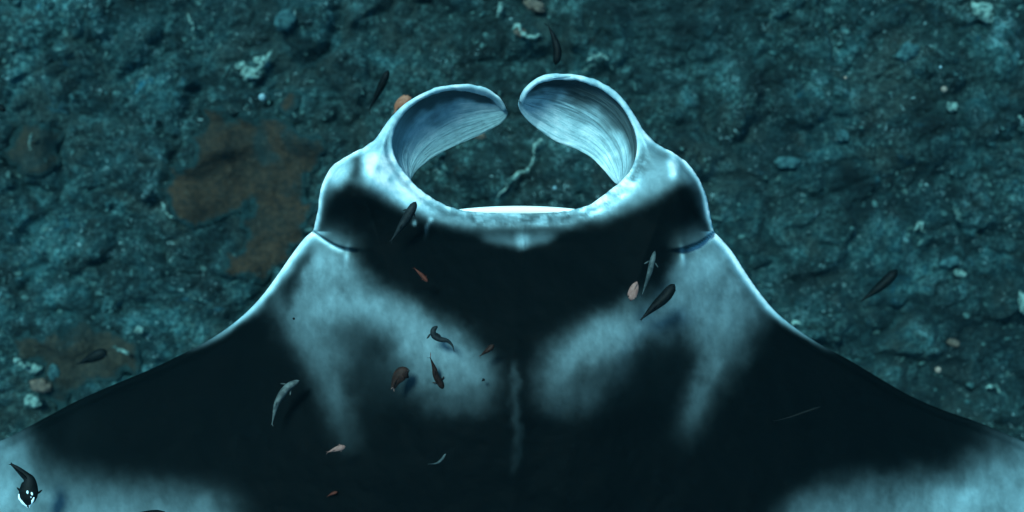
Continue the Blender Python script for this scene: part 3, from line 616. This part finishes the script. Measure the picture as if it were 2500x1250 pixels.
def fish(pts, w_, z, mat, label, name='fish', zt_=None, tail=1.0, pect=1.0, tailmat=None, flat=1.25, prof=None, group=None, marks=False, dorsal=True, blunt=1.):
    zt_ = z if zt_ is None else zt_
    c = spline(pts, 10); n = 40; c = resample(c, n); k = np.linspace(0, 1, n); zz = z+(zt_-z)*k
    C3 = Wa(c[:, 0], c[:, 1], zz); org = C3[n//3].copy(); C3 = C3-org
    d = np.gradient(C3, axis=0); d /= np.linalg.norm(d, axis=1, keepdims=True); up = np.array([0, 0, 1.]); sd = np.cross(up, d); sd /= np.linalg.norm(sd, axis=1, keepdims=True); u2 = np.cross(d, sd)
    wd = np.interp(k, PROF_T, PROF_W if prof is None else np.array(prof))*w_/2000*(H-z)/H
    th = np.linspace(0, 2*math.pi, 14, endpoint=False); rings = C3[:, None]+wd[:, None, None]*(np.cos(th)[None, :, None]*sd[:, None]+flat*np.sin(th)[None, :, None]*u2[:, None])
    V_ = np.concatenate([rings.reshape(-1, 3), C3[:1]-d[:1]*wd[0]*blunt, C3[-1:]]); I = np.arange(n*14).reshape(n, 14); J = np.roll(I, -1, 1)
    q = np.stack([I[:-1], I[1:], J[1:], J[:-1]], -1).reshape(-1, 4)
    tri = np.concatenate([np.stack([np.full(14, n*14), I[0], J[0]], -1), np.stack([np.full(14, n*14+1), J[-1], I[-1]], -1)])
    t = empty(name, org); tag(t, label, 'fish', group)
    mesh_obj('body', V_, [q, tri], FM[mat], t)
    L = np.linalg.norm(np.diff(C3, axis=0), axis=1).sum(); tm = FM[tailmat or mat]
    def blade(nm, base, tipv, wide, nrm, m_, curve=0.35):
        """small leaf shaped fin with thickness; base point, tip vector, width vector"""
        u = np.linspace(0, 1, 9); wv = np.array([.35, .6, .8, .95, 1., .95, .8, .55, .12]); thk = wd.max()*.10*(1-.8*u)
        Vb = []
        for ui, wi, tk in zip(u, wv, thk):
            p = base+tipv*ui+nrm*curve*np.linalg.norm(tipv)*.3*ui*ui
            for a_, b_ in ((-1, 0), (0, 1), (1, 0), (0, -1)): Vb.append(p+wide*wi*a_*.5+nrm*tk*b_)
        Vb = np.array(Vb); I = np.arange(36).reshape(9, 4); J = np.roll(I, -1, 1)
        mesh_obj(nm, Vb, [np.stack([I[:-1], I[1:], J[1:], J[:-1]], -1).reshape(-1, 4), np.array([[0, 1, 2, 3], [35, 34, 33, 32]])], m_, t)
    wmax = wd.max()
    if tail: # forked upright tail plus a slight sideways flex, two lobes
        e = C3[-1]; dd = d[-1]
        for sg in (1, -1):
            tv = (dd*.95+u2[-1]*.75*sg+sd[-1]*(.60*sg))*L*.10*tail
            blade('tail_fin', e-dd*L*.02, tv, dd*L*.035*tail+u2[-1]*L*.03*sg, sd[-1], tm)
    if pect:
        i = int(n*.24)
        for sg in (1, -1):
            blade('pectoral_fin', C3[i]+sd[i]*wd[i]*.8*sg-u2[i]*wd[i]*.3, (sd[i]*sg*.9+d[i]*.75)*wmax*1.5*pect, d[i]*wmax*.7*pect, u2[i], FM[mat])
    if dorsal:
        i = int(n*.55); blade('dorsal_fin', C3[i]+u2[i]*wd[i]*flat*.8, (u2[i]*.5+d[i])*wmax*1.5, d[i]*wmax*1.2, sd[i], FM[mat], 0)
    i = 4
    for sg in (1, -1):
        P_, F_ = lump_mesh(8, 6, wd[i]*.22, wd[i]*.22, wd[i]*.22, 3, 0); mesh_obj('eye', P_+C3[i]+sd[i]*wd[i]*.86*sg+u2[i]*wd[i]*.25, F_, FM['eye'], t)
    return t, C3, d, sd, u2, wd
g = 'small fish drifting around the manta ray'
g2 = 'remoras riding above the back of the ray'
fish([(948, 172), (936, 200), (920, 232), (902, 268)], 19, -.55, 'black', 'slender dark fish pointing up beside the outer edge of the left horn', group=g, zt_=-.6, pect=.5)
fish([(1356, 158), (1361, 128), (1354, 96), (1338, 62)], 21, -.40, 'black', 'slender blue black fish swimming above the right horn', group=g, pect=.3, blunt=2)
fish([(1015, 493), (1000, 520), (977, 556), (955, 588)], 23, .17, 'slate', 'dark grey remora over the left edge of the ray\'s head by the mouth', 'remora', group=g2, pect=.6, tail=.7)
fish([(1044, 688), (1030, 672), (1012, 655)], 11, .24, 'red', 'small dull red fish over the black head left of centre', group=g, pect=.6)
fish([(1599, 613), (1592, 640), (1584, 672), (1567, 722)], 14, .24, 'silver', 'thin grey remora with spread fins over the right of the black head', 'remora', group=g2, pect=1.3, tail=.6)
fish([(1541, 730), (1546, 712), (1555, 688)], 24, .30, 'pink', 'pale pink leaf shaped fish beside the thin grey remora', group=g, tail=.5, pect=.2, prof=[.5, .7, .85, .95, 1, 1, .95, .8, .6, .35, .15], flat=.5)
fish([(1646, 694), (1626, 722), (1596, 750), (1564, 781)], 28, .24, 'black', 'stout black fish over the right pale shoulder', group=g, pect=.2, tail=.4)
fish([(1068, 796), (1058, 806), (1060, 820), (1074, 828), (1092, 832), (1104, 843), (1109, 858)], 15, .29, 'slate', 'grey remora bent in an S casting its shadow on the left pale patch', 'remora', group=g2, pect=1.2, tail=.4)
fish([(1084, 950), (1066, 920), (1060, 898), (1050, 872)], 17, .23, 'brown', 'reddish brown fish with forked red tail below the S shaped remora', group=g, tailmat='red', pect=.9, zt_=.29)
fish([(992, 918), (982, 912), (968, 928), (960, 946)], 34, .27, 'brown', 'dark brown rounded fish with pink tail over the left patch', group=g, tailmat='pink', tail=1.6, pect=.2, prof=[.5, .75, .9, 1, 1, .95, .8, .62, .5, .4, .35], flat=.6)
fish([(1206, 842), (1192, 854), (1172, 869)], 13, .30, 'brown', 'small brown fish with a red tail at the point of the black cap', group=g, tailmat='red', tail=1.1, pect=.5)
fish([(1183, 925), (1176, 931)], 6, .28, 'black', 'tiny black fish below the fish with the red tail', group=g, tail=.5, pect=.6)
fish([(730, 929), (700, 948), (676, 985), (664, 1036)], 19, .17, 'grey', 'pale grey curved remora over the black left wing', 'remora', group=g2, pect=.9, tail=.5)
fish([(843, 1090), (822, 1096), (800, 1104)], 14, .27, 'pink', 'small pinkish fish over the lower left of the black back', group=g, tail=1.2, pect=.5, flat=.7)
fish([(824, 1201), (812, 1205), (799, 1212)], 8, .18, 'red', 'faint small reddish fish near the bottom edge left of centre', group=g, tail=1.1, pect=.4)
fish([(1089, 1106), (1080, 1120), (1066, 1131), (1046, 1133)], 7, .24, 'silver', 'faint thin curved fish low on the black back', group=g, pect=.5, tail=.5)
fish([(2004, 993), (1970, 1004), (1930, 1018), (1890, 1028)], 7, .12, 'black', 'faint thin dark remora lying along the black right wing', 'remora', group=g2, pect=.4, tail=.5)
fish([(2190, 659), (2164, 686), (2132, 713), (2102, 735)], 26, -.8, 'black', 'dark fish pointing up over the reef right of the ray', group=g, pect=.2, tail=.6)
fish([(261, 858), (236, 868), (210, 880), (189, 889)], 28, -.9, 'black', 'dark blunt fish above the left wing over the brown coral', group=g, pect=.2, tail=.5, flat=.8)
fish([(1003, 238), (990, 248), (974, 262), (966, 286)], 34, -.5, 'orange', 'pale orange fish half hidden behind the left horn', group=g, pect=.2, tail=.5, flat=.7)
fish([(12, 272), (2, 262), (-12, 248)], 14, -.9, 'black', 'small dark fish cut by the left edge of the picture', group=g, pect=.3)
fish([(300, 1262), (345, 1256), (395, 1254), (450, 1262), (500, 1290)][::-1], 30, .05, 'black', 'dark fish cut off by the bottom edge on the left wing', group=g, pect=.3, tail=.8)
# dark fish with white marks near the lower left corner
t, C3, d, sd, u2, wd = fish([(69, 1233), (69, 1210), (71, 1188), (70, 1170), (56, 1156), (42, 1144), (26, 1132)], 48, .10, 'black', 'black fish with two white spots and a white snout near the lower left corner', group=g, pect=.4, tail=.4, prof=[.30, .5, .72, .94, 1., .82, .45, .36, .26, .16, .10], flat=.7)
def patch(i, lat, a, b, ang=0, nm='white_spot'):
    """a raised pale scale patch lying on the fish's back"""
    P_, F_ = lump_mesh(12, 6, a, b, .0022, 5, .15); c, s = math.cos(ang), math.sin(ang)
    P_ = np.stack([P_[:, 0]*c-P_[:, 1]*s, P_[:, 0]*s+P_[:, 1]*c, P_[:, 2]], -1)
    p = C3[i]+sd[i]*wd[i]*lat+u2[i]*wd[i]*.7*math.sqrt(max(0, 1-lat*lat)); mesh_obj(nm, P_+p, F_, FM['white'], t)
patch(11, -.12, .0026, .0046, .1); patch(10, -.55, .0024, .0046, .3); patch(7, -.5, .0012, .002)
# white chevron on the snout
for sg, ln in ((1, 1.), (-1, .75)):
    n = 8; pts3 = [C3[0]-d[0]*wd[0]*.6+u2[0]*.001]
    for q in range(1, n): i = q*1.25*ln; i0 = int(i); pts3.append(C3[i0]+(C3[i0+1]-C3[i0])*(i-i0)+sd[i0]*wd[i0]*.82*sg+u2[i0]*wd[i0]*.55)
    pts3 = np.array(pts3); ww = np.interp(np.linspace(0, 1, n), [0, .3, 1], [.0045, .0042, .0015])
    aa = np.linspace(0, 2*math.pi, 6, endpoint=False); V_ = (pts3[:, None]+ww[:, None, None]*np.stack([np.cos(aa), np.sin(aa)*.6, np.sin(aa)*.6], -1)[None]).reshape(-1, 3)
    I = np.arange(n*6).reshape(n, 6); J = np.roll(I, -1, 1); mesh_obj('snout_mark', V_, np.stack([I[:-1], I[1:], J[1:], J[:-1]], -1).reshape(-1, 4), FM['white'], t)

# soft drifting specks
mp = M('plankton'); MPK = mp.done(mp.mix(mp.rng(mp.noise(40), .4, .6), (.16, .22, .24), (.25, .3, .3)), .6, .3)
mp = M('plankton_warm'); MPW = mp.done(mp.mix(mp.rng(mp.noise(40), .4, .6), (.22, .13, .10), (.28, .18, .14)), .6, .3)
for x, y, r, z, m_, lb in ((640, 237, 9, -1.2, MPK, 'soft white drifting speck beside the white coral cluster'), (2305, 218, 8, -1.3, MPW, 'round tan drifting speck in the upper right'),
      (2290, 903, 8, -1.2, MPW, 'round tan drifting speck above the right wing'), (1354, 459, 5, -1.4, MPK, 'small pale drifting speck inside the mouth opening'), (2064, 190, 4, -.9, MPW, 'tiny orange drifting speck high on the right'), (2296, 164, 4, -1.0, MPK, 'tiny pale drifting speck above the round tan one'),
      (717, 778, 3, .1, FM['black'], 'tiny dark speck over the left shoulder')):
    P_, F_ = lump_mesh(12, 8, 1, 1, 1, int(x) % 50, .2); k_ = r/1000*(H-z)/H; o = mesh_obj('plankton_speck', P_*k_, F_, m_); o.location = W(x, y, z); tag(o, lb, 'plankton speck')

# ------------------------------------------------------------------ the water itself, as one even haze
hz_m = bpy.data.materials.new('sea_water'); hz_m.use_nodes = True; t_ = hz_m.node_tree; t_.nodes.clear()
o_ = t_.nodes.new('ShaderNodeOutputMaterial'); pv = t_.nodes.new('ShaderNodeVolumePrincipled'); t_.links.new(pv.outputs[0], o_.inputs['Volume'])
pv.inputs['Color'].default_value = (.003, .013, .016, 1); pv.inputs['Density'].default_value = .12; pv.inputs['Absorption Color'].default_value = (.03, .80, .97, 1); pv.inputs['Anisotropy'].default_value = .2
a, b, zlo, zhi = 62, 62, FLOOR-1.6, H+.35
Vh = [(x, y, z) for z in (zlo, zhi) for x, y in ((-a, -b), (a, -b), (a, b), (-a, b))]
hb = mesh_obj('haze', Vh, np.array([[0, 3, 2, 1], [4, 5, 6, 7], [0, 1, 5, 4], [1, 2, 6, 5], [2, 3, 7, 6], [3, 0, 4, 7]]), hz_m, smooth=False); hb['kind'] = 'stuff'; hb['label'] = 'clear teal sea water'
